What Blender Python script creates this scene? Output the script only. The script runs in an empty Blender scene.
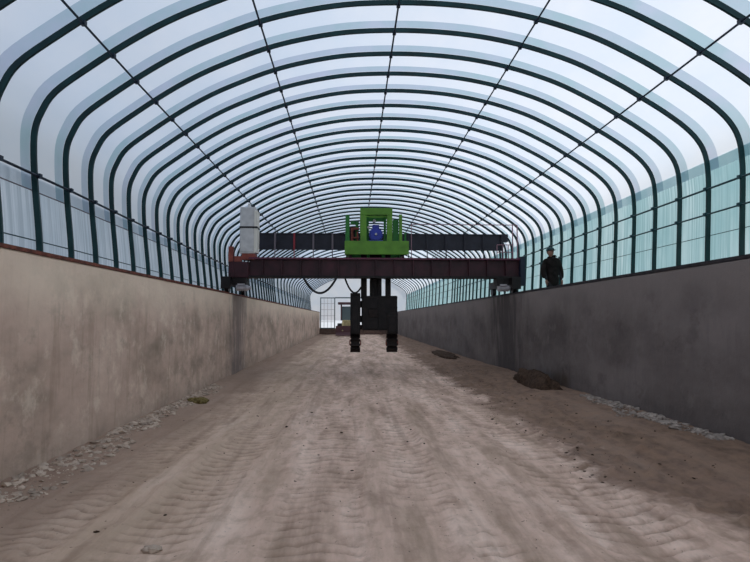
import bpy, bmesh, math, random
from mathutils import Vector, Matrix, noise
random.seed(7)
C = bpy.context.scene.collection
R = math.radians
EYE = 1.65                                   # camera height above the trough floor

# ------------------------------------------------------------------ materials
def mat(name, col, rough=.6, metal=0.0, var=0.0, scale=8.0, bump=0.0, bscale=40.0, spec=.4):
    m = bpy.data.materials.new(name); m.use_nodes = True
    nt = m.node_tree; b = nt.nodes['Principled BSDF']
    b.inputs['Base Color'].default_value = (*col, 1)
    b.inputs['Roughness'].default_value = rough
    b.inputs['Metallic'].default_value = metal
    b.inputs['Specular IOR Level'].default_value = spec
    tc = nt.nodes.new('ShaderNodeTexCoord')
    if var:
        n = nt.nodes.new('ShaderNodeTexNoise'); n.inputs['Scale'].default_value = scale; n.inputs['Detail'].default_value = 5
        nt.links.new(tc.outputs['Object'], n.inputs['Vector'])
        r = nt.nodes.new('ShaderNodeValToRGB')
        r.color_ramp.elements[0].position = .3; r.color_ramp.elements[1].position = .7
        r.color_ramp.elements[0].color = (*[max(0, c*(1-var)) for c in col], 1)
        r.color_ramp.elements[1].color = (*[min(1, c*(1+var)) for c in col], 1)
        nt.links.new(n.outputs['Fac'], r.inputs['Fac']); nt.links.new(r.outputs['Color'], b.inputs['Base Color'])
    if bump:
        n2 = nt.nodes.new('ShaderNodeTexNoise'); n2.inputs['Scale'].default_value = bscale; n2.inputs['Detail'].default_value = 6
        nt.links.new(tc.outputs['Object'], n2.inputs['Vector'])
        bp = nt.nodes.new('ShaderNodeBump'); bp.inputs['Strength'].default_value = bump; bp.inputs['Distance'].default_value = .02
        nt.links.new(n2.outputs['Fac'], bp.inputs['Height']); nt.links.new(bp.outputs['Normal'], b.inputs['Normal'])
    return m

class NB:                                    # tiny node helper
    def __init__(s, m): s.nt = m.node_tree
    def n(s, t, **k):
        nd = s.nt.nodes.new('ShaderNode'+t)
        for a, v in k.items():
            if a.startswith('i_'): nd.inputs[a[2:].replace('_', ' ')].default_value = v
            else: setattr(nd, a, v)
        return nd
    def l(s, a, b): s.nt.links.new(a, b)
    def ramp(s, fac, stops):
        r = s.n('ValToRGB'); e = r.color_ramp.elements
        while len(e) < len(stops): e.new(.5)
        for el, (p, c) in zip(e, stops):
            el.position = p; el.color = (*c, 1) if len(c) == 3 else c
        s.l(fac, r.inputs['Fac']); return r.outputs['Color']
    def noise(s, vec, scale, detail=5, rough=.55, sc=None):
        if sc:
            mp = s.n('Mapping'); mp.inputs['Scale'].default_value = sc; s.l(vec, mp.inputs['Vector']); vec = mp.outputs['Vector']
        n = s.n('TexNoise', i_Scale=scale, i_Detail=detail, i_Roughness=rough); s.l(vec, n.inputs['Vector']); return n.outputs['Fac']
    def mix(s, f, a, b, mode='MIX'):
        m = s.n('Mix', data_type='RGBA', blend_type=mode)
        if isinstance(f, (int, float)): m.inputs[0].default_value = f
        else: s.l(f, m.inputs[0])
        for i, v in ((6, a), (7, b)):
            if isinstance(v, tuple): m.inputs[i].default_value = (*v, 1)
            else: s.l(v, m.inputs[i])
        return m.outputs[2]
    def math(s, op, a, b=0.0, c=None, clamp=False):
        m = s.n('Math', operation=op, use_clamp=clamp)
        for i, v in enumerate((a, b) if c is None else (a, b, c)):
            if isinstance(v, (int, float)): m.inputs[i].default_value = v
            else: s.l(v, m.inputs[i])
        return m.outputs[0]
    def mrange(s, v, a, b, c=0., d=1.):
        m = s.n('MapRange', interpolation_type='SMOOTHSTEP'); s.l(v, m.inputs[0])
        for i, x in zip((1, 2, 3, 4), (a, b, c, d)): m.inputs[i].default_value = x
        return m.outputs[0]

def film_mat(name, col, col2, nscale=1.5, sc=(1, 1, 1), pleat=0.0, trans=.9):
    m = bpy.data.materials.new(name); m.use_nodes = True; nt = m.node_tree
    nt.nodes.remove(nt.nodes['Principled BSDF']); b = NB(m)
    out = nt.nodes['Material Output']; tc = b.n('TexCoord')
    f = b.noise(tc.outputs['Object'], nscale, 4, .6, sc)
    c = b.ramp(f, [(.35, col), (.68, col2)])
    if pleat:
        f2 = b.noise(tc.outputs['Object'], 1.0, 2, .5, (0.2, 24, .5))
        c = b.mix(b.mrange(f2, .4, .65), c, tuple(x*(1-pleat) for x in col))
    tr = b.n('BsdfTranslucent'); df = b.n('BsdfDiffuse'); gl = b.n('BsdfGlossy', i_Roughness=.35)
    b.l(c, tr.inputs['Color']); b.l(c, df.inputs['Color'])
    ms = b.n('MixShader'); ms.inputs[0].default_value = trans; b.l(df.outputs[0], ms.inputs[1]); b.l(tr.outputs[0], ms.inputs[2])
    m2 = b.n('MixShader'); m2.inputs[0].default_value = .03; b.l(ms.outputs[0], m2.inputs[1]); b.l(gl.outputs[0], m2.inputs[2])
    b.l(m2.outputs[0], out.inputs['Surface'])
    return m

def cement(name, cols, streak, warm, top_light, stain_shade, bump=.5):
    """trowelled cement: cols = dark, mid, light; stainy = (y, width, colour) of each spill stain, gantry shadow painted into the full-height ones"""
    m = bpy.data.materials.new(name); m.use_nodes = True; b = NB(m); P = m.node_tree.nodes['Principled BSDF']
    o = b.n('TexCoord').outputs['Object']; sp = b.n('SeparateXYZ'); b.l(o, sp.inputs[0])
    big = b.noise(o, .9, 4, .6, (1, .6, 1.2))
    col = b.ramp(big, [(.3, cols[0]), (.5, cols[1]), (.72, cols[2])])
    st = b.noise(o, 1.0, 5, .6, (1, 6.5, .9))
    col = b.mix(b.mrange(st, .5, .7, 0, .45), col, streak)
    pa = b.noise(o, 2.2, 6, .65)
    col = b.mix(b.mrange(pa, .52, .68, 0, .6), col, warm)
    pb = b.noise(o, 1.3, 6, .7, (1, 1, 1.4))
    col = b.mix(b.mrange(pb, .52, .66, 0, .5), col, cols[0])
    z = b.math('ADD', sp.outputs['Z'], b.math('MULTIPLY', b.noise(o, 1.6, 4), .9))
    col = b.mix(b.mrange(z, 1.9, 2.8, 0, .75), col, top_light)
    z_low = b.math('ADD', sp.outputs['Z'], b.math('MULTIPLY', b.noise(o, 2.5, 5), .5))
    col = b.mix(b.mrange(z_low, .75, .2, 0, .35), col, cols[0])  # darker towards the foot of the wall
    for (y0, w, c, ztop) in stain_shade:
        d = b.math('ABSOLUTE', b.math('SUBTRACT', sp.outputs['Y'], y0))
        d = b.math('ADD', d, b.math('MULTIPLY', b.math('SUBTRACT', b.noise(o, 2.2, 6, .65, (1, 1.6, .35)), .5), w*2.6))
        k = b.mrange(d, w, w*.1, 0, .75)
        if ztop < 5: k = b.math('MULTIPLY', k, b.mrange(z_low, ztop, ztop-.45))
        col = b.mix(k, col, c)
    b.l(col, P.inputs['Base Color']); P.inputs['Roughness'].default_value = .9; P.inputs['Specular IOR Level'].default_value = .2
    bp = b.n('Bump', i_Strength=bump, i_Distance=.03)
    b.l(b.math('ADD', b.noise(o, 7, 7, .65), b.math('MULTIPLY', st, .6)), bp.inputs['Height']); b.l(bp.outputs[0], P.inputs['Normal'])
    return m

def soil():
    m = bpy.data.materials.new('packed_soil'); m.use_nodes = True; b = NB(m); P = m.node_tree.nodes['Principled BSDF']
    o = b.n('TexCoord').outputs['Object']; sp = b.n('SeparateXYZ'); b.l(o, sp.inputs[0]); X, Y = sp.outputs['X'], sp.outputs['Y']
    n1 = b.noise(o, 1.1, 6, .62, (2.0, .33, 1)); n2 = b.noise(o, 6.0, 6, .65, (1, .6, 1))
    col = b.ramp(n1, [(.3, (.38, .27, .195)), (.5, (.68, .475, .375)), (.68, (.88, .66, .54))])
    col = b.mix(b.mrange(n2, .42, .7, 0, .5), col, (.32, .215, .155))
    # yellowish dust on the left, pinkish in the middle
    w = b.math('ADD', X, b.math('MULTIPLY', n1, 1.2))
    col = b.mix(b.mrange(w, .3, -1.2, 0, .5), col, (.54, .395, .28))
    # dark moist compost bank along the right wall
    e = b.math('ADD', X, b.math('MULTIPLY', b.math('SUBTRACT', b.noise(o, .8, 5, .65), .5), 2.6))
    e = b.math('ADD', e, b.math('MULTIPLY', b.math('SUBTRACT', b.noise(o, 5, 4, .65), .5), .7))
    col = b.mix(b.mrange(e, 2.35, 3.05, 0, .85), col, b.ramp(n2, [(.35, (.07, .040, .026)), (.62, (.215, .132, .088))]))
    # darker drag on the left by the wall
    e2 = b.math('ADD', X, b.math('MULTIPLY', b.math('SUBTRACT', b.noise(o, .9, 5, .65), .5), 1.6))
    col = b.mix(b.mrange(e2, -1.9, -2.9, 0, .7), col, (.30, .205, .155))
    # scattered dark crumbs of compost
    cr = b.noise(o, 16, 3, .7)
    col = b.mix(b.mrange(cr, .66, .74, 0, .8), col, (.09, .065, .05))
    pt = b.noise(o, .55, 6, .7, (1.2, .5, 1))
    col = b.mix(b.mrange(pt, .54, .68, 0, .6), col, (.27, .175, .13))
    st = b.noise(o, 1.0, 5, .6, (3.2, .16, 1))
    col = b.mix(b.mrange(st, .52, .66, 0, .45), col, (.30, .20, .145))
    at = b.n('Attribute', attribute_name='tread')      # groove shade painted in as darker brown where tyre lugs bit in
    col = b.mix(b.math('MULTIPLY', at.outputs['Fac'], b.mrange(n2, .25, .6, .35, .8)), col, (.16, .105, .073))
    b.l(col, P.inputs['Base Color']); P.inputs['Roughness'].default_value = .95; P.inputs['Specular IOR Level'].default_value = .15
    bp = b.n('Bump', i_Strength=.55, i_Distance=.03)
    b.l(b.math('ADD', b.noise(o, 30, 6, .7), b.math('MULTIPLY', n2, 1.2)), bp.inputs['Height']); b.l(bp.outputs[0], P.inputs['Normal'])
    return m

M = dict(
    hoop=mat('green_painted_steel', (.004, .030, .032), .45, .2, .4, 3),
    purlin=mat('dark_blue_steel', (.012, .022, .04), .45, .4),
    sidebar=mat('teal_steel', (.012, .05, .06), .45, .3),
    rust=mat('rusty_rail_steel', (.16, .05, .033), .8, .2, .6, 9, .4, 60),
    darkrail=mat('dark_rail_steel', (.03, .024, .026), .7, .3, .4, 9),
    maroon=mat('maroon_painted_steel', (.035, .007, .012), .5, .1, .5, 3, .2, 30),
    maroon_edge=mat('plum_edge_paint', (.10, .022, .045), .5, .1, .3, 4),
    blackish=mat('grimy_black_steel', (.010, .007, .007), .6, .2, .5, 6, .3, 40),
    band=mat('dark_grey_panel', (.016, .016, .026), .55, .1, .3, 4),
    post_red=mat('red_post_paint', (.28, .02, .03), .5),
    post_grey=mat('grey_post_paint', (.16, .13, .15), .5),
    pinkish=mat('faded_pink_rail', (.25, .13, .16), .5),
    green=mat('lime_green_paint', (.085, .225, .016), .5, 0, .2, 4),
    dgreen=mat('deep_green_paint', (.015, .15, .02), .5),
    blue=mat('blue_motor_paint', (.012, .03, .30), .4, 0, .2, 6),
    redbox=mat('red_brown_part', (.22, .05, .035), .6, 0, .3, 8),
    cabinet=mat('off_white_cabinet', (.55, .54, .53), .6, 0, .15, 5),
    cab_side=mat('cream_cabinet_edge', (.72, .68, .6), .6),
    rubber=mat('black_rubber', (.008, .008, .009), .7),
    wheel=mat('wheel_steel', (.05, .045, .045), .5, .6),
    motor=mat('pale_grey_motor', (.42, .4, .42), .5, 0, .2, 9),
    navy=mat('navy_end_plate', (.006, .010, .026), .5),
    tinesteel=mat('worn_tine_steel', (.018, .012, .011), .65, .4, .5, 12, .3, 60),
    coat=mat('black_brown_coat', (.016, .013, .012), .9, 0, .4, 12, .4, 50, .1),
    trousers=mat('dark_trousers', (.02, .018, .02), .9),
    skin=mat('skin', (.26, .14, .10), .6),
    cap=mat('dark_teal_cap', (.02, .05, .055), .85, 0, .3, 15),
    hair=mat('black_hair', (.01, .009, .009), .7),
    boot=mat('black_boots', (.012, .012, .012), .6),
    brick=mat('brown_end_brick', (.13, .085, .07), .9, 0, .3, 6, .4, 20),
    frame=mat('grey_green_frame', (.10, .14, .15), .5, .2),
    rubble=mat('pale_mortar_rubble', (.47, .37, .295), .95, 0, .35, 7, .5, 50, .1),
    rubble2=mat('grey_mortar_rubble', (.30, .25, .215), .95, 0, .4, 7, .5, 50, .1),
    straw=mat('yellow_brown_clod', (.19, .145, .06), .95, 0, .5, 20, .6, 60, .1),
    compost=mat('dark_compost', (.06, .037, .025), .95, 0, .5, 14, .8, 40, .1),
    concrete=mat('walkway_concrete', (.25, .24, .23), .9, 0, .2, 3, .3, 20),
    outside=mat('outside_soil', (.2, .19, .15), .95, 0, .3, 1),
    yellow=mat('loader_yellow', (.5, .40, .2), .6, 0, .2, 5),
    canopy=mat('loader_maroon_canopy', (.10, .045, .05), .6),
    glass=mat('loader_glass', (.12, .16, .17), .15),
)
M['film'] = film_mat('clear_white_film', (.74, .79, .84), (.83, .84, .855), .7, (1, .5, 1))
M['overlap'] = film_mat('doubled_film', (.40, .53, .57), (.52, .56, .66), 1.2, (1, .6, 1))
M['left_curtain'] = film_mat('left_side_film', (.62, .70, .76), (.78, .83, .88), 1.3, (1, .8, 1), pleat=.16)
M['right_curtain'] = film_mat('right_side_film', (.34, .55, .58), (.60, .75, .77), 1.1, (1, .9, .5), pleat=.1)
M['soil'] = soil()
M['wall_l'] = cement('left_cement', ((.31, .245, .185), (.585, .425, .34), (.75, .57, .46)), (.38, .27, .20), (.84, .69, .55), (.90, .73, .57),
                     [(17.2, 1.5, (.20, .16, .155), 9)])  # ooze with the end carriage's shadow painted in
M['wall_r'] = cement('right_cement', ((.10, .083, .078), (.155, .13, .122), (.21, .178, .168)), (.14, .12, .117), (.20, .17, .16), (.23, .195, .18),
                     [(16.6, 2.2, (.065, .055, .055), 9), (12.4, .9, (.07, .045, .03), .95)], .4)  # ooze plus painted gantry shadow, then the low splash stain by the heap

# ------------------------------------------------------------------ mesh helpers
def box(bm, x0, x1, y0, y1, z0, z1, bev=0.0, rot=None):
    T = Matrix.Translation(((x0+x1)/2, (y0+y1)/2, (z0+z1)/2))
    if rot: T = T @ rot
    r = bmesh.ops.create_cube(bm, size=1, matrix=T @ Matrix.Diagonal((abs(x1-x0), abs(y1-y0), abs(z1-z0), 1)))
    if bev:
        es = {e for v in r['verts'] for e in v.link_edges}
        bmesh.ops.bevel(bm, geom=list(es), offset=bev, segments=2, affect='EDGES', profile=.6)

def cyl(bm, a, b, r, seg=14, r2=None):
    a, b = Vector(a), Vector(b); d = b-a
    q = d.to_track_quat('Z', 'Y').to_matrix().to_4x4()
    bmesh.ops.create_cone(bm, cap_ends=True, segments=seg, radius1=r, radius2=r if r2 is None else r2, depth=d.length,
                          matrix=Matrix.Translation((a+b)/2) @ q)

def ball(bm, c, r, s=(1, 1, 1), seg=12):
    bmesh.ops.create_uvsphere(bm, u_segments=seg, v_segments=max(6, seg//2+2), radius=r,
                              matrix=Matrix.Translation(c) @ Matrix.Diagonal((*s, 1)))

def tube(bm, pts, r, seg=8):
    pts = [Vector(p) for p in pts]; rings = []
    for i, p in enumerate(pts):
        t = (pts[min(i+1, len(pts)-1)]-pts[max(i-1, 0)]).normalized()
        u = t.cross(Vector((0, 0, 1)))
        if u.length < 1e-3: u = t.cross(Vector((0, 1, 0)))
        u.normalize(); w = u.cross(t)
        rings.append([bm.verts.new(p+u*(r*math.cos(2*math.pi*k/seg))+w*(r*math.sin(2*math.pi*k/seg))) for k in range(seg)])
    for a, b in zip(rings, rings[1:]):
        for k in range(seg): bm.faces.new((a[k], a[(k+1) % seg], b[(k+1) % seg], b[k]))
    bm.faces.new(rings[0][::-1]); bm.faces.new(rings[-1])

def obj(name, bm, m, parent=None, smooth=False, loc=None):
    """link the bmesh as ONE object; geometry is given in world coordinates, origin moved to its base"""
    me = bpy.data.meshes.new(name); bmesh.ops.recalc_face_normals(bm, faces=bm.faces[:])
    if loc is not None:
        base = Vector(loc)
    elif parent is not None: base = wl(parent)
    else:
        xs = [v.co for v in bm.verts]
        base = Vector(((min(v.x for v in xs)+max(v.x for v in xs))/2, (min(v.y for v in xs)+max(v.y for v in xs))/2, min(v.z for v in xs)))
    for v in bm.verts: v.co -= base
    bm.to_mesh(me); bm.free()
    if smooth:
        for p in me.polygons: p.use_smooth = True
    o = bpy.data.objects.new(name, me); C.objects.link(o)
    for x in (m if isinstance(m, list) else [m]): me.materials.append(x)
    o.location = base-(wl(parent) if parent is not None else Vector((0, 0, 0)))
    if parent is not None: o.parent = parent
    return o

def wl(o):
    v = Vector(o.location)
    while o.parent: o = o.parent; v += o.location
    return v

def tag(o, label, cat, group=None, kind=None):
    if label: o['label'] = label
    if cat: o['category'] = cat
    if group: o['group'] = group
    if kind: o['kind'] = kind
    return o

def thing(name, label, cat, loc, group=None):
    o = bpy.data.objects.new(name, None); C.objects.link(o); o.location = loc; o.empty_display_size = .2
    return tag(o, label, cat, group)

def struct(name, bm, m, label=None, smooth=False, cat=None):
    o = obj(name, bm, m, None, smooth, loc=(0, 0, 0)); o['kind'] = 'structure'
    if label: o['label'] = label
    o['category'] = cat or name.split('_')[0]
    return o

BM = bmesh.new
def one(f, *a, **k):
    bm = BM(); f(bm, *a, **k); return bm

# ------------------------------------------------------------------ hoop profile (X, height above the eye), traced from one hoop
PROF = [(-3.93, -.55), (-3.95, .3), (-3.97, .93), (-4.05, 1.65), (-4.09, 2.1), (-4.09, 2.42), (-4.02, 2.66), (-3.85, 2.94), (-3.42, 3.28), (-2.92, 3.63),
        (-2.45, 3.91), (-1.99, 4.13), (-1.4, 4.37), (-.8, 4.54), (-.1, 4.67), (.68, 4.72), (1.4, 4.71), (2.1, 4.645), (2.76, 4.52), (3.32, 4.36),
        (3.8, 4.18), (4.38, 3.89), (4.74, 3.68), (5.13, 3.44), (5.5, 3.17), (5.72, 2.93), (5.83, 2.68), (5.86, 2.35), (5.85, 2.0), (5.82, 1.5), (5.79, 1.0), (5.76, .3), (5.74, -.55)]
def catmull(pts, n=4):
    out = []
    for i in range(len(pts)-1):
        p0, p1, p2, p3 = (Vector(pts[max(0, min(len(pts)-1, i+k))]) for k in (-1, 0, 1, 2))
        for j in range(n):
            t = j/n
            out.append(.5*((2*p1)+(p2-p0)*t+(2*p0-5*p1+4*p2-p3)*t*t+(3*p1-p0-3*p2+p3)*t**3))
    out.append(Vector(pts[-1])); return out
BASEP = catmull(PROF, 4)
def prof(Y, off=0.0):
    s = max(0.0, min(.40, .026*(Y-8)))
    pts = [Vector((p.x - s*max(0, min(1, (1.0-p.x)/5.0)), p.y+EYE)) for p in BASEP]
    if not off: return pts
    out = []
    for i, p in enumerate(pts):
        t = (pts[min(i+1, len(pts)-1)]-pts[max(i-1, 0)]).normalized()
        out.append(p+Vector((-t.y, t.x))*off)       # outward normal (left-to-right travel over the top)
    return out
def at_height(Y, h, side, off=0.0):
    P = prof(Y, off); z = EYE+h
    seq = P if side < 0 else P[::-1]
    for a, b in zip(seq, seq[1:]):
        if a.y <= z <= b.y: return a.x+(b.x-a.x)*(z-a.y)/(b.y-a.y)
    return seq[0].x
def at_x(Y, x, off=0.0):
    P = prof(Y, off)
    for a, b in zip(P[20:], P[21:]):
        if a.x <= x <= b.x: return a.y+(b.y-a.y)*(x-a.x)/(b.x-a.x)
    return P[60].y

SP = .81; YB = 8.05; YEND = 60.3
hoopY = []; k = -4
while YB+SP*k < YEND+.3: hoopY.append(YB+SP*k); k += 1 if k < 30 else 2

for Y in hoopY:
    bm = BM(); dy = .017; d0, d1 = -.036, .036
    a, b = prof(Y, d0), prof(Y, d1)
    def ring(i): return [bm.verts.new((a[i].x, Y-dy, a[i].y)), bm.verts.new((b[i].x, Y-dy, b[i].y)), bm.verts.new((b[i].x, Y+dy, b[i].y)), bm.verts.new((a[i].x, Y+dy, a[i].y))]
    rs = [ring(i) for i in range(len(a))]
    for p, q in zip(rs, rs[1:]):
        for j in range(4): bm.faces.new((p[j], p[(j+1) % 4], q[(j+1) % 4], q[j]))
    bm.faces.new(rs[0][::-1]); bm.faces.new(rs[-1])
    o = obj('arch_hoop', bm, M['hoop'])
    if Y < 16.3: tag(o, 'dark green steel roof hoop on the camera side of the maroon gantry', 'hoop', 'roof hoops in front of the gantry')
    else: tag(o, 'dark green steel roof hoop beyond the maroon gantry, far down the tunnel', 'hoop', 'roof hoops beyond the gantry')

# film: clear bays with a doubled overlap on the near side of every hoop
def film_sheet(name, lo_left, hi, mats, sel):
    bm = BM(); ys = []
    y = YB-SP*15
    while y < YEND+.2:
        for f in (0, .25, .5, .74, .76): ys.append((y+SP*f, 1 if f >= .74 else 0))
        y += SP
    rows = []
    for (yy, _) in ys:
        P = prof(yy, .05+.0); rows.append([bm.verts.new((p.x, yy, p.y)) if sel(p) else None for p in P])
    for i in range(len(rows)-1):
        a, b = rows[i], rows[i+1]
        for j in range(len(a)-1):
            if None in (a[j], a[j+1], b[j], b[j+1]): continue
            f = bm.faces.new((a[j], a[j+1], b[j+1], b[j])); f.material_index = ys[i][1]; f.smooth = True
    me = bpy.data.meshes.new(name); bm.to_mesh(me); bm.free()
    for m in mats: me.materials.append(m)
    o = bpy.data.objects.new(name, me); C.objects.link(o); o['kind'] = 'structure'; return o
LH, RH = EYE+1.83, EYE+2.62
o = film_sheet('ceiling', 0, 0, [M['film'], M['overlap']], lambda p: (p.x < 0 and p.y > LH-.25) or (p.x >= 0 and p.y > RH-.2))
o['label'] = 'arched translucent white plastic film roof'; o['category'] = 'roof'
def side_sheet(name, side, h, m, off, label):
    bm = BM(); rows = []; n = 240
    for i in range(n+1):
        yy = -3.8+(YEND+3.8)*i/n; r = []
        for q in range(9):
            z = -.5+(h-EYE+.5)*q/8
            x = at_height(yy, z, side, off); r.append(bm.verts.new((x, yy, z+EYE)))
        rows.append(r)
    for a, b in zip(rows, rows[1:]):
        for j in range(8): bm.faces.new((a[j], a[j+1], b[j+1], b[j]))
    o = struct(name, bm, m, label, True, 'side film'); return o
side_sheet('trim_1', -1, LH, M['left_curtain'], .058, 'pale blue pleated side film behind the hoops on the left')
side_sheet('trim_2', 1, RH, M['right_curtain'], .058, 'teal side film behind the hoops on the right')

# purlins and side rails (thin pipes running the length, clamped at each hoop)
def longpipe(name, fn, m, r, label, cat, clamp=True, y0=2.5):
    bm = BM(); ys = [y0]+[y for y in hoopY if y > y0]+[YEND]
    tube(bm, [(*(lambda p: (p[0], y, p[1]))(fn(y)),) for y in ys], r, 6)
    if clamp:
        for y in ys[1:-1]:
            if y > 30: break
            x, z = fn(y); box(bm, x-.028, x+.028, y-.03, y+.03, z-.02, z+.035)
    return tag(obj(name, bm, m), label, cat)
for x, lab in ((-3.13, 'thin dark roof purlin pipe on the far left slope'), (-1.36, 'thin dark roof purlin pipe left of the ridge'),
               (.68, 'thin dark purlin pipe along the middle of the roof'), (2.76, 'thin dark roof purlin pipe right of the ridge'),
               (4.74, 'thin dark roof purlin pipe on the far right slope')):
    longpipe('purlin', lambda y, x=x: (x, at_x(y, x, -.05)), M['purlin'], .015, lab, 'purlin')
longpipe('side_rail', lambda y: (at_height(y, 1.82, -1, -.055), EYE+1.82), M['purlin'], .017, 'dark side rail pipe clamped across the left hoops', 'rail')
longpipe('side_rail', lambda y: (at_height(y, 1.64, -1, .04), EYE+1.64), M['post_grey'], .008, 'thin grey wire line just under the left side rail', 'wire', False)
longpipe('side_rail', lambda y: (at_height(y, .99, -1, .03), EYE+.99), M['sidebar'], .008, 'thin lowest side line above the left wall rail', 'wire', False)
longpipe('side_rail', lambda y: (at_height(y, 2.12, 1, -.045), EYE+2.12), M['sidebar'], .017, 'upper teal side rail pipe across the right hoops', 'rail')
longpipe('side_rail', lambda y: (at_height(y, 1.70, 1, -.045), EYE+1.70), M['sidebar'], .014, 'lower teal side rail pipe across the right hoops', 'rail')
longpipe('side_rail', lambda y: (at_height(y, 1.36, 1, .03), EYE+1.36), M['sidebar'], .006, 'faint lowest side wire on the right film', 'wire', False)

# ------------------------------------------------------------------ walls, walkways, ground
XL, XR, WT = -3.45, 4.60, 2.36
def wall(name, xi, xo, m, label):
    bm = BM(); n = 130; Y0, Y1 = -3.8, YEND
    s = 1 if xo > xi else -1
    rows = []
    for i in range(n+1):
        y = Y0+(Y1-Y0)*i/n
        w = lambda k: noise.noise(Vector((y*.7, k, s)))*.012
        rows.append([bm.verts.new(p) for p in ((xi, y, -.4), (xi+w(1), y, .8), (xi+w(2), y, 1.7), (xi+w(3), y, WT-.02), (xi+s*.02, y, WT), (xo, y, WT), (xo, y, -.4))])
    for a, b in zip(rows, rows[1:]):
        for j in range(6): bm.faces.new((a[j], b[j], b[j+1], a[j+1]))
    bm.faces.new(rows[0]); bm.faces.new(rows[-1][::-1])
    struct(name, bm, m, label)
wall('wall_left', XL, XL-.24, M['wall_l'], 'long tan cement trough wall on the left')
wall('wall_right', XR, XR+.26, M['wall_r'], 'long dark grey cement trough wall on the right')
WK = EYE+.13
struct('trim_3', one(box, -4.55, XL-.24, -3.8, YEND, 1.0, WK), M['concrete'], 'narrow ledge behind the left wall', cat='ledge')
struct('trim_4', one(box, XR+.26, 5.95, -3.8, YEND, 1.0, WK), M['concrete'], 'walkway behind the right wall', cat='walkway')
struct('ground', one(box, -60, 60, -3.8, 130, -1.2, -.38), M['outside'], 'bare ground around the tunnel')
for nm, a, b in (('bank_left', -60, -4.55), ('bank_right', 5.95, 60)):
    struct(nm, one(box, a, b, -3.8, YEND, -.38, WK-.15), M['outside'], 'raised soil outside the tunnel on the '+nm[5:], cat='bank')
for xc, m, lab in ((XL-.12, M['rust'], 'rusty steel running rail on top of the left wall'), (XR+.13, M['darkrail'], 'dark steel running rail on top of the right wall')):
    bm = BM(); box(bm, xc-.135, xc+.135, -3.8, YEND, WT-.002, WT+.028); box(bm, xc-.012, xc+.012, -3.8, YEND, WT+.028, WT+.04); box(bm, xc-.03, xc+.03, -3.8, YEND, WT+.04, WT+.06)
    tag(obj('running_rail', bm, m), lab, 'rail')

def fbm(x, y, s, o=4):
    v, a = 0, 1
    for i in range(o): v += a*noise.noise(Vector((x*s, y*s, i*3.1))); a *= .5; s *= 2.1
    return v
def smooth(a, b, x):
    t = max(0, min(1, (x-a)/(b-a))); return t*t*(3-2*t)
LANES = [(-2.3, .02, .34, 1, .15), (-1.45, .01, .36, -1, .17), (-.35, .0, .42, 1, .16), (.55, .01, .34, -1, .18), (1.25, .06, .46, 1, .17), (2.3, .02, .5, -1, .19)]
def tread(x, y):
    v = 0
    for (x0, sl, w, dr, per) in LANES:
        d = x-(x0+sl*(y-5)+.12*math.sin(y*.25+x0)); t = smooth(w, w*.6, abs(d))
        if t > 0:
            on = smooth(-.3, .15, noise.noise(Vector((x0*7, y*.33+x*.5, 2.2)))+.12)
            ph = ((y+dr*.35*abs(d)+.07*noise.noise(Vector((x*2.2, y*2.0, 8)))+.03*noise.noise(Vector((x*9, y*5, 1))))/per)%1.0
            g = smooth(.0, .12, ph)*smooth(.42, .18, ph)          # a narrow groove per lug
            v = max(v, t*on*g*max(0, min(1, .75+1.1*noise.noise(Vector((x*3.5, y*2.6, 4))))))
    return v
def ground_h(x, y):
    h = .022*fbm(x, y, .8)+.014*fbm(x+9, y, 4.5, 4)
    h += .21*smooth(2.9, 4.5, x+.5*noise.noise(Vector((y*.35, 4, 0))))*(.55+.45*smooth(24, 9, y))
    h += .05*smooth(-2.9, -3.45, x)
    for (x0, sl, w, dr, per) in LANES:
        d = x-(x0+sl*(y-5)+.12*math.sin(y*.25+x0)); t = smooth(w, w*.55, abs(d))
        if t > 0:
            h += t*-.012
        h += .030*math.exp(-((abs(d)-w)/.07)**2)*(.5+noise.noise(Vector((x*3, y*1.5, 5))))
    h -= .045*tread(x, y)
    # clods thrown along the edge of the moist strip
    c = noise.noise(Vector((x*7, y*5, 3)))
    h += max(0, c-.25)*.13*smooth(2.2, 3.0, x)*smooth(4.2, 3.4, x)
    return h
bm = BM(); ys = []; y = 2.6
while y < 66: ys.append(y); y += .02+max(0, y-4.5)*.0045
ys = [-3.8, -2, 0, 1.6]+ys
NX = 190; rows = []
for y in ys:
    rows.append([bm.verts.new((x, y, ground_h(x, y))) for x in (-3.6+(4.75+3.6)*i/NX for i in range(NX+1))])
for a, b in zip(rows, rows[1:]):
    for j in range(NX): bm.faces.new((a[j], a[j+1], b[j+1], b[j])).smooth = True
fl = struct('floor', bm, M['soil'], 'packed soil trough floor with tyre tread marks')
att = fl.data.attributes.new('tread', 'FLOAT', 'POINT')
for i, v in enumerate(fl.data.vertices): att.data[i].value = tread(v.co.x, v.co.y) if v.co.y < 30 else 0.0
print('floor verts', len(ys)*NX)

# rubble along the foot of both walls
def pebble(bm, c, r, rnd):
    r0 = bmesh.ops.create_icosphere(bm, subdivisions=1, radius=1, matrix=Matrix.Identity(4))
    rot = Matrix.Rotation(rnd.uniform(0, 6.28), 4, 'Z') @ Matrix.Rotation(rnd.uniform(-.5, .5), 4, 'X')
    s = Matrix.Diagonal((r*rnd.uniform(.8, 1.7), r*rnd.uniform(.8, 1.4), r*rnd.uniform(.35, .7), 1))
    for v in r0['verts']:
        v.co *= rnd.uniform(.72, 1.2); v.co = (Matrix.Translation(c) @ rot @ s) @ v.co
rnd = random.Random(3)
def rubble(name, m, n, xf, yf, rr, label):
    bm = BM()
    for i in range(n):
        y = yf(rnd.random()); x = xf(rnd.random(), y); r = rr(rnd.random())
        pebble(bm, (x, y, ground_h(x, y)+r*.12), r, rnd)
    tag(obj(name, bm, m), label, 'rubble', kind='stuff')
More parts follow.
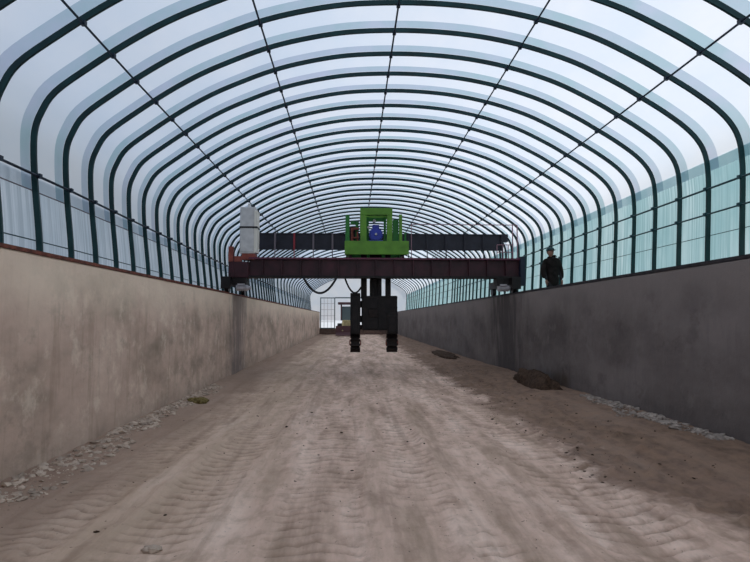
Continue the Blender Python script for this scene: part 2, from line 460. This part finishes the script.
rubble('mortar_rubble', M['rubble'], 2600, lambda u, y: XL+.07+.50*(u**1.5)*(1.25 if y < 8 else .85)*(.75+.8*noise.noise(Vector((y*1.3, 0, 0)))), lambda u: 4.3+9.6*(u**.95),
       lambda u: .007+.05*u**6, 'pale crumbled mortar chips strewn along the foot of the left wall')
rubble('mortar_rubble', M['rubble2'], 650, lambda u, y: XR-.05-.42*(u**1.4)*(.7+.7*noise.noise(Vector((y*1.1, 5, 0)))), lambda u: 6.6+4.0*u,
       lambda u: .012+.042*u**3, 'grey white mortar chips along the foot of the right wall')
rubble('compost_crumbs', M['compost'], 900, lambda u, y: 2.45+1.5*u*u+.7*noise.noise(Vector((y*.6, 2, 0))), lambda u: 5.5+13*u,
       lambda u: .004+.018*u**5, 'dark compost crumbs scattered along the moist strip on the right')
rubble('compost_crumbs', M['compost'], 260, lambda u, y: -3.1+5.6*u, lambda u: 4+10*u**.8,
       lambda u: .005+.016*u**4, 'tiny dark crumbs scattered over the middle of the floor')
def lump(name, c, r, s, m, label, cat, amp=.35):
    bm = BM(); bmesh.ops.create_icosphere(bm, subdivisions=4, radius=1)
    for v in bm.verts:
        n = v.co.normalized(); v.co = Vector((n.x*s[0], n.y*s[1], n.z*s[2]))*r*(1+amp*fbm(n.x*2+c[0], n.y*2+c[1], 1.2)+.1*noise.noise(n*7))
        v.co += Vector((c[0], c[1], ground_h(c[0], c[1])+c[2]))
    return tag(obj(name, bm, m, smooth=True), label, cat)
lump('dried_clod', (-3.02, 11.3, .03), .13, (1.5, 1.3, .55), M['straw'], 'yellow brown dried clod lying in the pale rubble by the left wall', 'clod')
lump('stone', (-1.43, 4.2, .005), .05, (1.3, .8, .5), M['rubble'], 'small pale stone lying alone on the floor at lower left', 'stone')
lump('compost_heap', (4.26, 13.0, -.06), .40, (.7, 3.8, .85), M['compost'], 'dark compost heap against the right wall beyond the mortar chips', 'heap', .28)
lump('compost_heap', (4.05, 24.5, -.02), .42, (.9, 6.5, .3), M['compost'], 'long low dark heap at the foot of the right wall beyond the gantry', 'heap', .28)

# ------------------------------------------------------------------ end wall
YE = YEND
zt = EYE+2.3
bm = BM(); box(bm, XL, XR, YE-.24, YE, -.1, .62)
struct('wall_back', bm, M['brick'], 'low brown brick wall closing the far end')
bm = BM(); P = prof(YE, .04)
vs = [bm.verts.new((p.x, YE+.05, max(p.y, 1.2))) for p in P if p.y > 1.3]
bm.faces.new(vs)
struct('trim_5', bm, M['film'], 'white film closing the end arch', cat='end film')
g = thing('end_gate', 'grid of pale panes in a grey frame at the far left end of the tunnel', 'gate', (-2.6, YE-.2, .62))
bm = BM()
for x in (-3.35, -1.85): box(bm, x-.05, x+.05, YE-.26, YE-.16, .62, zt)
box(bm, -3.4, -1.8, YE-.26, YE-.16, zt-.1, zt); box(bm, -3.4, -1.8, YE-.26, YE-.16, .62, .72)
obj('gate_frame', bm, M['frame'], g)
bm = BM()
for x in (-2.98, -2.6, -2.22): box(bm, x-.02, x+.02, YE-.24, YE-.18, .72, zt-.1)
for z in (1.35, 2.0, 2.65, 3.3): box(bm, -3.3, -1.9, YE-.24, YE-.18, z-.02, z+.02)
obj('glazing_bars', bm, M['motor'], g)
bm = BM(); box(bm, -1.8, XR, YE-.26, YE-.14, zt-.09, zt+.03); tag(obj('end_beam', bm, M['frame']), 'grey crossbeam above the opening at the far end', 'beam')
for x in (1.4, 4.45):
    tag(obj('end_post', one(box, x-.06, x+.06, YE-.26, YE-.14, .62, zt-.09), M['frame']),
        'grey post of the far end frame, '+('hidden behind the hanging turner' if x < 2 else 'beside the right wall'), 'post')

# ------------------------------------------------------------------ loader far away
LX, LY = -.45, 56.5; gz = ground_h(LX, LY)
L = thing('wheel_loader', 'small dusty yellow wheel loader with maroon canopy parked at far end', 'loader', (LX, LY, gz))
def lb(name, m, *a, **k):
    bm = BM()
    for q in a: box(bm, LX+q[0], LX+q[1], LY+q[2], LY+q[3], gz+q[4], gz+q[5], **k)
    return obj(name, bm, m, L)
def split_parts(fn, name, m, boxes, **k):
    return [fn(name, m, *([b_] if fn is lb else [[b_]]), **k) for b_ in boxes]
lb('body', M['yellow'], (-.5, .5, -1.6, 1.5, .75, 1.55), (-.4, .4, .1, 1.4, 1.5, 1.9), bev=.06)
lb('cab', M['glass'], (-.55, .55, -.6, .5, 1.5, 2.9), bev=.05)
split_parts(lb, 'cab_post', M['canopy'], [(sx-.06, sx+.06, sy-.06, sy+.06, 1.5, 3.12) for sx in (-.62, .62) for sy in (-.65, .55)])
lb('canopy', M['canopy'], (-.95, .95, -.95, .75, 3.1, 3.32), bev=.05)
for sx in (-1, 1):
    for sy in (-1.15, 1.1):
        bm = BM(); cyl(bm, (LX+sx*.55, LY+sy, gz+.62), (LX+sx*.98, LY+sy, gz+.62), .6, 22)
        w = obj('wheel', bm, M['rubber'], L)
        bm = BM(); cyl(bm, (LX+sx*.95, LY+sy, gz+.62), (LX+sx*1.0, LY+sy, gz+.62), .28, 16); obj('wheel_hub', bm, M['yellow'], w)
for s in (-.45, .45):
    obj('lift_arm', one(tube, [(LX+s, LY-1.4, gz+1.4), (LX+s, LY-2.0, gz+1.2), (LX+s, LY-2.6, gz+.5)], .08, 6), M['yellow'], L)
bm = BM(); W = 1.1
pr = [(-2.55, 1.0), (-2.5, .35), (-2.75, .12), (-3.3, .08), (-3.3, .13), (-2.8, .18), (-2.58, .38), (-2.62, 1.0)]
va = [bm.verts.new((LX-W, LY+p, gz+q)) for p, q in pr]; vb = [bm.verts.new((LX+W, LY+p, gz+q)) for p, q in pr]
for j in range(len(pr)): bm.faces.new((va[j], va[(j+1) % 8], vb[(j+1) % 8], vb[j]))
bm.faces.new(va); bm.faces.new(vb[::-1])
obj('bucket', bm, M['canopy'], L)

# ------------------------------------------------------------------ gantry
GY = 16.3; E_ = EYE
G = thing('gantry_bridge', 'long maroon steel gantry spanning the trough on both wall tops', 'gantry', (.8, GY+.8, WT+.06))
GX0, GX1 = -3.0, 4.98
def gb(name, m, boxes, parent=None, bev=0.0):
    bm = BM()
    for q in boxes: box(bm, q[0], q[1], q[2], q[3], E_+q[4], E_+q[5], bev)
    return obj(name, bm, m, parent or G)
gd = gb('main_girder', M['maroon'], [(GX0, GX1, GY+.12, GY+.30, 1.26, 1.74)]+[(x-.012, x+.012, GY+.02, GY+.12, 1.25, 1.75) for x in [GX0+.4+.55*i for i in range(14)]])
gb('flange', M['maroon_edge'], [(GX0, GX1, GY, GY+.42, 1.74, 1.79)], gd)
gb('flange', M['blackish'], [(GX0, GX1, GY, GY+.42, 1.20, 1.26)], gd)
gb('rear_girder', M['blackish'], [(GX0, GX1, GY+1.9, GY+2.1, 1.42, 1.86), (GX0, GX1, GY+1.8, GY+2.2, 1.86, 1.9), (GX0, GX1, GY+1.8, GY+2.2, 1.38, 1.42)])
split_parts(gb, 'cross_beam', M['blackish'], [(x-.06, x+.06, GY+.3, GY+1.9, 1.5, 1.62) for x in (-2.9, -1.7, 2.4, 3.6, 4.85)])
# end carriages
for s, xc, ym in ((-1, XL-.12, 0), (1, XR+.13, 0)):
    xs = (xc-.10, xc+.10)
    ec = gb('end_carriage', M['blackish'], [(xs[0], xs[1], GY-.35, GY+2.5, .98, 1.2), (min(xs[0], xc-s*.5), max(xs[1], xc-s*.5), GY+.02, GY+.5, 1.0, 1.2)] if s < 0 else
            [(xs[0], xs[1], GY-.35, GY+2.5, .98, 1.2), (xc-.45, xc+.1, GY+.02, GY+.5, 1.02, 1.2)])
    for yy in (GY-.12, GY+2.25):
        bm = BM(); zc = WT+.06+.13
        cyl(bm, (xc-.045, yy, zc), (xc+.045, yy, zc), .13, 22); cyl(bm, (xc+.045, yy, zc), (xc+.06, yy, zc), .155, 22); cyl(bm, (xc-.06, yy, zc), (xc-.045, yy, zc), .155, 22)
        obj('wheel', bm, M['wheel'], ec)
    gb('wheel_guard', M['blackish'], [(xc-.13, xc+.13, GY-.40, GY-.30, .86, 1.2)], ec, .01)
    bm = BM(); mx = xc+.22 if s < 0 else xc-.44
    cyl(bm, (mx, GY+.05, E_+.90), (mx+.34, GY+.05, E_+.90), .085, 16); cyl(bm, (mx+.34, GY+.05, E_+.90), (mx+.42, GY+.05, E_+.90), .055, 12)
    for q in range(5): cyl(bm, (mx+.05+q*.06, GY+.05, E_+.90), (mx+.07+q*.06, GY+.05, E_+.90), .097, 16)
    box(bm, mx+.05, mx+.25, GY-.06, GY+.16, E_+.97, E_+1.02)
    obj('drive_motor', bm, M['motor'], ec)
# left end: red brown upright stub and block
gb('end_block', M['maroon'], [(-3.58, GX0, GY+.0, GY+.55, 1.2, 1.66), (-3.50, -3.42, GY-.02, GY+.1, 1.2, 1.95)], None, .015)
gb('end_upright', M['redbox'], [(-3.58, -3.44, GY-.03, GY+.12, 1.66, 2.1), (-3.44, -3.2, GY+.0, GY+.12, 1.66, 1.82)], None, .01)
gb('end_plate', M['navy'], [(GX1-.02, GX1+.12, GY-.05, GY+.6, .98, 1.84)], None, .01)
split_parts(gb, 'drive_box', M['blackish'], [(4.25, 4.45, GY-.05, GY+.25, .98, 1.2), (4.75, 4.95, GY-.08, GY+.2, 1.0, 1.2)], bev=.01)
# dark panel band above rear girder with coloured posts
BY = GY+1.85; kx = BY/GY
def bx(x): return .0+x*kx
zb0, zb1 = 2.02*kx, 2.5*kx
band = gb('cable_screen', M['band'], [(bx(-2.75), bx(4.42), BY, BY+.06, zb0, zb1), (bx(-2.75), bx(4.42), BY-.03, BY+.09, zb1-.03, zb1), (bx(-2.75), bx(4.42), BY-.03, BY+.09, zb0, zb0+.03)])
gb('screen_bracket', M['band'], [(bx(4.38), bx(4.60), BY-.06, BY+.15, zb1-.25, zb1)], band)
for i, x in enumerate([-2.24+.555*j for j in range(13)]):
    if -.25 < x < 1.6: continue
    gb('screen_post', M['post_red'] if i == 1 else (M['post_grey'] if i in (0, 2, 3) else M['band']), [(bx(x)-.028, bx(x)+.028, BY-.07, BY-.03, zb0-.02, zb1), (bx(x)-.014, bx(x)+.014, BY-.07, BY-.04, 1.9, zb0)], band)
# guard rail on the right
bm = BM()
tube(bm, [(1.75, GY+.1, E_+2.80), (4.92, GY+.1, E_+2.80)], .014, 6)
for x in (4.78, 4.92): tube(bm, [(x, GY+.1, E_+1.79), (x, GY+.1, E_+2.80)], .017, 6)
tube(bm, [(1.75, GY+.1, E_+1.79), (1.75, GY+.1, E_+2.80)], .012, 6)
obj('guard_rail', bm, M['pinkish'], G)
bm = BM()
for z in (1.98, 2.2): tube(bm, [(4.3, GY+.08, E_+z), (4.78, GY+.08, E_+z)], .013, 6)
for x in (4.3, 4.48, 4.64): tube(bm, [(x, GY+.08, E_+1.79), (x, GY+.08, E_+2.2)], .013, 6)
obj('rail_frame', bm, M['pinkish'], G)

# control cabinet on the left end
CB = thing('control_cabinet', 'tall off white cabinet with black strap standing on gantry left end', 'cabinet', (-3.03, GY+.2, E_+1.74))
def cb(name, m, boxes, bev=0, par=None):
    bm = BM()
    for q in boxes: box(bm, q[0], q[1], GY+q[2], GY+q[3], E_+q[4], E_+q[5], bev)
    return obj(name, bm, m, par or CB)
cb('plinth', M['redbox'], [(-3.2, -2.82, .02, .4, 1.72, 1.90)])
cb('body', M['cabinet'], [(-3.27, -2.83, .0, .42, 1.90, 3.27)], .025)
cb('door', M['cabinet'], [(-3.24, -2.89, -.02, .0, 1.95, 3.22)], .008)
cb('corner_edge', M['cab_side'], [(-2.86, -2.77, -.01, .43, 1.92, 3.16)], .02)
cb('strap', M['rubber'], [(-3.28, -2.76, -.03, .44, 2.64, 2.69)])
bm = BM(); cyl(bm, (-3.04, GY+.2, E_+3.27), (-3.04, GY+.2, E_+3.33), .10, 14, .05); cyl(bm, (-3.04, GY+.2, E_+3.32), (-3.04, GY+.2, E_+3.40), .035, 10); obj('top_knob', bm, M['cabinet'], CB)

# ------------------------------------------------------------------ green trolley and hanging turner
T = thing('turning_trolley', 'lime green trolley on top of gantry with black turning machine hung below', 'trolley', (.72, GY+.6, E_+1.79))
def tb(name, m, boxes, bev=.01, par=None):
    bm = BM()
    for q in boxes: box(bm, q[0], q[1], GY+q[2], GY+q[3], E_+q[4], E_+q[5], bev)
    return obj(name, bm, m, par or T)
for x in (-.05, 1.5):
    for yy in (.2, 2.0):
        z0 = 1.79 if yy < 1 else 1.90
        bm = BM(); cyl(bm, (x-.04, GY+yy, E_+z0+.07), (x+.04, GY+yy, E_+z0+.07), .07, 16); obj('wheel', bm, M['wheel'], T)
tb('base_skirt', M['green'], [(-.22, 1.66, -.06, .0, 1.88, 2.28)])
tb('base_frame', M['dgreen'], [(-.2, 1.64, .0, .1, 1.95, 2.2), (-.2, -.1, .1, 2.1, 2.0, 2.2), (1.54, 1.64, .1, 2.1, 2.0, 2.2), (-.2, 1.64, 2.0, 2.1, 2.0, 2.2), (-.1, 1.54, .1, 1.5, 2.16, 2.2)])
tw = tb('tower_frame', M['green'], [(.24, .42, .02, .14, 2.28, 3.10), (1.02, 1.18, .02, .14, 2.28, 3.10), (.235, 1.185, .005, .165, 3.06, 3.265), (.24, .34, .9, 1.0, 2.2, 3.24), (1.08, 1.18, .9, 1.0, 2.2, 3.24), (.24, .34, .14, .9, 3.1, 3.24), (1.08, 1.18, .14, .9, 3.1, 3.24), (.24, 1.18, .9, 1.0, 3.1, 3.24)])
tb('brace', M['dgreen'], [(.42, 1.02, .5, .56, 2.95, 3.06), (.42, .50, .4, .5, 2.3, 3.06), (.95, 1.02, .4, .5, 2.3, 3.06)], 0, tw)
tb('side_post', M['dgreen'], [(-.2, -.08, .0, .1, 2.28, 3.05)]); tb('side_post', M['green'], [(1.38, 1.47, .0, .1, 2.28, 3.08)])
tb('side_panel', M['dgreen'], [(1.2, 1.38, .2, .25, 2.28, 2.95)]); split_parts(tb, 'rear_post', M['dgreen'], [(-.05, .2, .5, .56, 2.85, 2.95), (.1, .18, .4, .5, 2.28, 2.9), (1.56, 1.62, .3, .36, 2.2, 2.6)])
mo = BM(); cyl(mo, (.70, GY+.1, E_+2.49), (.70, GY+.62, E_+2.49), .20, 24); cyl(mo, (.70, GY+.06, E_+2.49), (.70, GY+.1, E_+2.49), .16, 24)
for a in range(18):
    t = a/18*2*math.pi; box(mo, .70+.205*math.cos(t)-.008, .70+.205*math.cos(t)+.008, GY+.13, GY+.6, E_+2.49+.205*math.sin(t)-.008, E_+2.49+.205*math.sin(t)+.008)
box(mo, .5, .9, GY+.12, GY+.6, E_+2.24, E_+2.33); box(mo, .60, .80, GY+.2, GY+.45, E_+2.66, E_+2.80, .01)
m_ = obj('motor', mo, M['blue'], T)
bm = BM(); cyl(bm, (.70, GY+.0, E_+2.49), (.70, GY+.07, E_+2.49), .035, 12); obj('shaft', bm, M['motor'], m_)
bm = BM(); cyl(bm, (.48, GY+.06, E_+2.70), (.48, GY+.14, E_+2.70), .035, 12); obj('warning_lamp', bm, M['motor'], T)
bm = BM(); cyl(bm, (.66, GY+.3, E_+2.93), (.66, GY+.42, E_+2.93), .05, 12); obj('warning_lamp', bm, M['motor'], T)
bm = BM(); cyl(bm, (-.0, GY+.3, E_+2.2), (-.0, GY+.3, E_+2.72), .035, 10); cyl(bm, (.16, GY+.3, E_+2.2), (.16, GY+.3, E_+2.6), .03, 10); box(bm, -.04, .2, GY+.26, GY+.36, E_+2.66, E_+2.72); box(bm, .0, .2, GY+.26, GY+.36, E_+2.4, E_+2.44)
obj('hydraulic_cylinder', bm, M['redbox'], T)
bm = BM(); box(bm, -.1, .2, GY+.5, GY+.9, E_+2.2, E_+2.8, .02); obj('pump_box', bm, M['blackish'], T)
# hanging machine (below)
TY = .6
def ub(name, m, boxes, bev=.008, par=None): return tb(name, m, [(a, b, TY+c, TY+d, e, f) for a, b, c, d, e, f in boxes], bev, par)
for (a, b) in ((.27, .45), (.54, .90), (1.02, 1.18)): ub('hanger_column', M['blackish'], [(a, b, .1, .3, .62, 2.0)])
split_parts(ub, 'lift_guide', M['blackish'], [(.60, .66, .02, .1, .62, 1.95), (.78, .84, .02, .1, .62, 1.95)])
hb = ub('housing', M['blackish'], [(.30, 1.37, .0, .8, -.34, .70)], .03)
split_parts(ub, 'housing_rib', M['blackish'], [(.30, 1.37, -.03, .0, z, z+.05) for z in (-.3, -.02, .32, .62)]+[(x, x+.05, -.035, .0, -.34, .70) for x in (.33, .8, 1.28)], bev=0, par=hb)
ub('access_cover', M['tinesteel'], [(.5, .78, -.05, -.03, .05, .28)], .01, hb)
for s, x0, x1, zt_ in ((0, -.05, .25, .78), (1, 1.06, 1.38, .2)):
    ll = ub('side_arm', M['blackish'], [(x0, x1, -.07, .55, -.45, zt_), (x0+.05, x1-.05, -.10, -.05, -.40, zt_-.1)], .02)
    bm = BM(); cx = (x0+x1)/2; zc = E_-.72; yc = GY+TY+.3
    cyl(bm, (x0+.02, yc, zc), (x1-.02, yc, zc), .24, 20)
    for a in range(12):
        t = a/12*2*math.pi+.2; r = .26
        box(bm, x0, x1, yc+r*math.cos(t)-.03, yc+r*math.cos(t)+.03, zc+r*math.sin(t)-.03, zc+r*math.sin(t)+.03, 0, Matrix.Rotation(-t, 4, 'X'))
    obj('tine_drum', bm, M['tinesteel'], ll)
    bm = BM(); cyl(bm, (x1+.0, yc, zc), (x1+.03, yc, zc), .08, 12); obj('drum_hub', bm, M['redbox'], ll)
    bm = BM(); cyl(bm, (x0-.03, yc, zc), (x0, yc, zc), .08, 12); obj('drum_hub', bm, M['redbox'], ll)
ub('cross_shaft', M['tinesteel'], [(.2, .34, .2, .36, -.32, -.18)], .01)
# side arm tie to housing
split_parts(ub, 'side_bracket', M['blackish'], [(.22, .34, .15, .45, .35, .55), (.22, .34, .15, .45, -.1, .1)])

# hoses hanging under the girder
def sag(x0, x1, y, zt0, zt1, drop):
    return [(x0+(x1-x0)*t, y, E_+zt0*(1-t)+zt1*t-drop*(1-(2*t-1)**2)) for t in [i/22 for i in range(23)]]
tag(obj('cable_loop', one(tube, sag(-1.42, -.44, GY-.02, 1.22, 1.22, .47), .032, 8), M['rubber'], smooth=True), 'wide black cable loop hanging under the gantry left of centre', 'cable')
tag(obj('cable_loop', one(tube, sag(-.22, .27, GY+.35, 1.24, .95, .30), .026, 8), M['rubber'], smooth=True), 'short black cable loop drooping beside the hanging turner', 'cable')
tag(obj('cable_loop', one(tube, sag(-.44, -.22, GY+.2, 1.2, 1.22, -.02), .018, 8), M['rubber'], smooth=True), 'black cable run under the girder joining the two loops', 'cable')

# ------------------------------------------------------------------ person on the right walkway
def skin_body(name, joints, edges, m, parent, lvl=2):
    me = bpy.data.meshes.new(name)
    me.from_pydata([j[:3] for j in joints], edges, []); me.materials.append(m)
    o = bpy.data.objects.new(name, me); C.objects.link(o)
    sk = o.modifiers.new('s', 'SKIN'); 
    if not me.skin_vertices: me.attributes
    for i, j in enumerate(joints):
        v = me.skin_vertices[0].data[i]; v.radius = (j[3], j[4] if len(j) > 4 else j[3]); v.use_root = (i == 0)
    sk.use_smooth_shade = True
    ss = o.modifiers.new('d', 'SUBSURF'); ss.levels = lvl; ss.render_levels = lvl
    bpy.context.view_layer.update()
    dg = bpy.context.evaluated_depsgraph_get(); ev = bpy.data.meshes.new_from_object(o.evaluated_get(dg))
    o.modifiers.clear(); o.data = ev
    for p in ev.polygons: p.use_smooth = True
    if not ev.materials: ev.materials.append(m)
    if parent is not None: o.parent = parent
    return o
PX, PY, PZ = 5.24, 14.4, WK
P_ = thing('person', 'person in dark coat and cap standing behind the right wall', 'person', (PX, PY, PZ))
P_.rotation_euler = (0, 0, R(12))           # local -Y faces the camera
J = [(0, .01, .88, .125, .105), (0, .015, 1.08, .13, .105), (0, .02, 1.28, .155, .115), (0, .0, 1.42, .10, .09), (-.06, -.04, 1.49, .05), (-.09, -.06, 1.56, .055),
     (.17, .02, 1.37, .068), (.235, .03, 1.12, .052), (.215, -.06, .88, .038), (-.17, .02, 1.37, .068), (-.235, .03, 1.12, .052), (-.215, -.06, .88, .038),
     (.10, .01, .82, .095), (.115, .0, .48, .065), (.12, .03, .10, .045), (-.10, .01, .82, .095), (-.115, -.02, .48, .065), (-.12, .02, .10, .045)]
Ed = [(0, 1), (1, 2), (2, 3), (3, 4), (4, 5), (2, 6), (6, 7), (7, 8), (2, 9), (9, 10), (10, 11), (0, 12), (12, 13), (13, 14), (0, 15), (15, 16), (16, 17)]
body = skin_body('body', J, Ed, M['trousers'], P_)
# head with face
bm = BM(); bmesh.ops.create_uvsphere(bm, u_segments=28, v_segments=20, radius=1)
for v in bm.verts:
    x, y, z = v.co
    w = 1-.22*max(0, -z)**1.2
    nose = math.exp(-((x/.16)**2+((z+.08)/.22)**2)) if y < 0 else 0
    eye = sum(math.exp(-(((x-s*.36)/.15)**2+((z-.08)/.10)**2)) for s in (-1, 1)) if y < 0 else 0
    mouth = math.exp(-((x/.28)**2+((z+.45)/.05)**2)) if y < 0 else 0
    v.co = Vector((x*.077*w, y*.095*w-.028*nose+.008*eye+.005*mouth, z*.118)) + Vector((-.10, -.085, 1.60))
for s in (-1, 1): ball(bm, (-.10+s*.078, -.075, 1.595), .03, (.35, .7, 1.1), 10)
def child(name, bm, m, smooth=True, par=P_):
    me = bpy.data.meshes.new(name); bmesh.ops.recalc_face_normals(bm, faces=bm.faces[:]); bm.to_mesh(me); bm.free(); me.materials.append(m)
    if smooth:
        for p in me.polygons: p.use_smooth = True
    o = bpy.data.objects.new(name, me); C.objects.link(o); o.parent = par; return o
child('head', bm, M['skin'])
bm = BM(); ball(bm, (-.10, -.06, 1.625), .098, (.85, 1.02, .98), 16)
for v in list(bm.verts):
    if v.co.z < 1.56 or v.co.y < -.12 and v.co.z < 1.645: bm.verts.remove(v)
child('hair', bm, M['hair'])
bm = BM(); ball(bm, (-.10, -.075, 1.66), .105, (.98, 1.12, .72), 18)
for v in list(bm.verts):
    if v.co.z < 1.65: bm.verts.remove(v)
cyl(bm, (-.10, -.075, 1.64), (-.10, -.075, 1.665), .105, 20, .104)
box(bm, -.165, -.035, -.245, -.14, 1.643, 1.655, .004)
child('cap', bm, M['cap'])
# coat: open shell shaped as a skinned body a little bigger
Jc = [(0, .01, .68, .20, .16), (0, .012, 1.0, .175, .145), (0, .02, 1.18, .18, .14), (0, .02, 1.33, .185, .13), (-.03, .0, 1.45, .12, .11), (-.075, -.03, 1.52, .08, .08),
      (.19, .02, 1.36, .085), (.27, .035, 1.12, .072), (.245, -.03, .92, .06), (-.19, .02, 1.36, .085), (-.27, .035, 1.12, .072), (-.245, -.03, .92, .06)]
Ec = [(0, 1), (1, 2), (2, 3), (3, 4), (4, 5), (3, 6), (6, 7), (7, 8), (3, 9), (9, 10), (10, 11)]
coat = skin_body('coat', Jc, Ec, M['coat'], P_)
# hands with fingers
def hand(sx):
    w = Vector((sx*.232, -.05, .885)); j = [(*w, .026, .02)]; e = []
    j.append((w.x, w.y-.012, w.z-.05, .034, .018)); e.append((0, 1))
    for f, (dy, ln) in enumerate(((-.03, .070), (-.01, .080), (.01, .075), (.028, .060))):
        a = len(j); base = Vector((w.x-sx*.002, w.y-.015+dy, w.z-.075))
        j += [(*base, .010), (base.x-sx*.006, base.y-.004, base.z-ln*.5, .009), (base.x-sx*.022, base.y-.008, base.z-ln, .0075)]
        e += [(1, a), (a, a+1), (a+1, a+2)]
    a = len(j); j += [(w.x-sx*.01, w.y-.045, w.z-.035, .012), (w.x-sx*.018, w.y-.068, w.z-.065, .0095), (w.x-sx*.024, w.y-.072, w.z-.088, .008)]
    e += [(0, a), (a, a+1), (a+1, a+2)]
    return skin_body('hand', j, e, M['skin'], P_, 1)
hand(1); hand(-1)
for s in (-1, 1):
    bm = BM(); box(bm, s*.12-.048, s*.12+.048, -.17, .09, 0, .085, .03); cyl(bm, (s*.12, .03, .05), (s*.12, .03, .2), .062, 14); child('boot', bm, M['boot'])
for o in P_.children:
    if o.name.startswith('body'): pass

# ------------------------------------------------------------------ light
w = bpy.data.worlds.new('sky'); bpy.context.scene.world = w; w.use_nodes = True; nt = w.node_tree
bg = nt.nodes['Background']
tc = nt.nodes.new('ShaderNodeTexCoord'); sp = nt.nodes.new('ShaderNodeSeparateXYZ'); nt.links.new(tc.outputs['Generated'], sp.inputs[0])
rp = nt.nodes.new('ShaderNodeValToRGB'); nt.links.new(sp.outputs['Z'], rp.inputs['Fac'])
rp.color_ramp.elements[0].color = (.88, .93, 1.0, 1); rp.color_ramp.elements[1].color = (.62, .76, 1.0, 1)
nt.links.new(rp.outputs['Color'], bg.inputs['Color']); bg.inputs['Strength'].default_value = .80
sl = bpy.data.lights.new('sun', 'SUN'); sl.energy = 1.7; sl.angle = R(3); sl.color = (1, .94, .87)
so = bpy.data.objects.new('sun', sl); C.objects.link(so)
so.rotation_euler = Vector((-.72, -.28, -.62)).to_track_quat('-Z', 'Y').to_euler(); so.location = (20, 0, 20)

# ------------------------------------------------------------------ camera
cd = bpy.data.cameras.new('camera'); cam = bpy.data.objects.new('camera', cd); C.objects.link(cam)
cam.location = (0, 0, EYE); cam.rotation_euler = (R(90+3.882), 0, R(-2.347)); cd.sensor_width = 36; cd.lens = 560/750*36; cd.clip_start = .05; cd.clip_end = 500
S = bpy.context.scene; S.camera = cam
S.view_settings.view_transform = 'Standard'; S.view_settings.look = 'None'; S.view_settings.gamma = 1; S.view_settings.exposure = .17
try: S.view_settings.use_curve_mapping = False
except Exception: pass
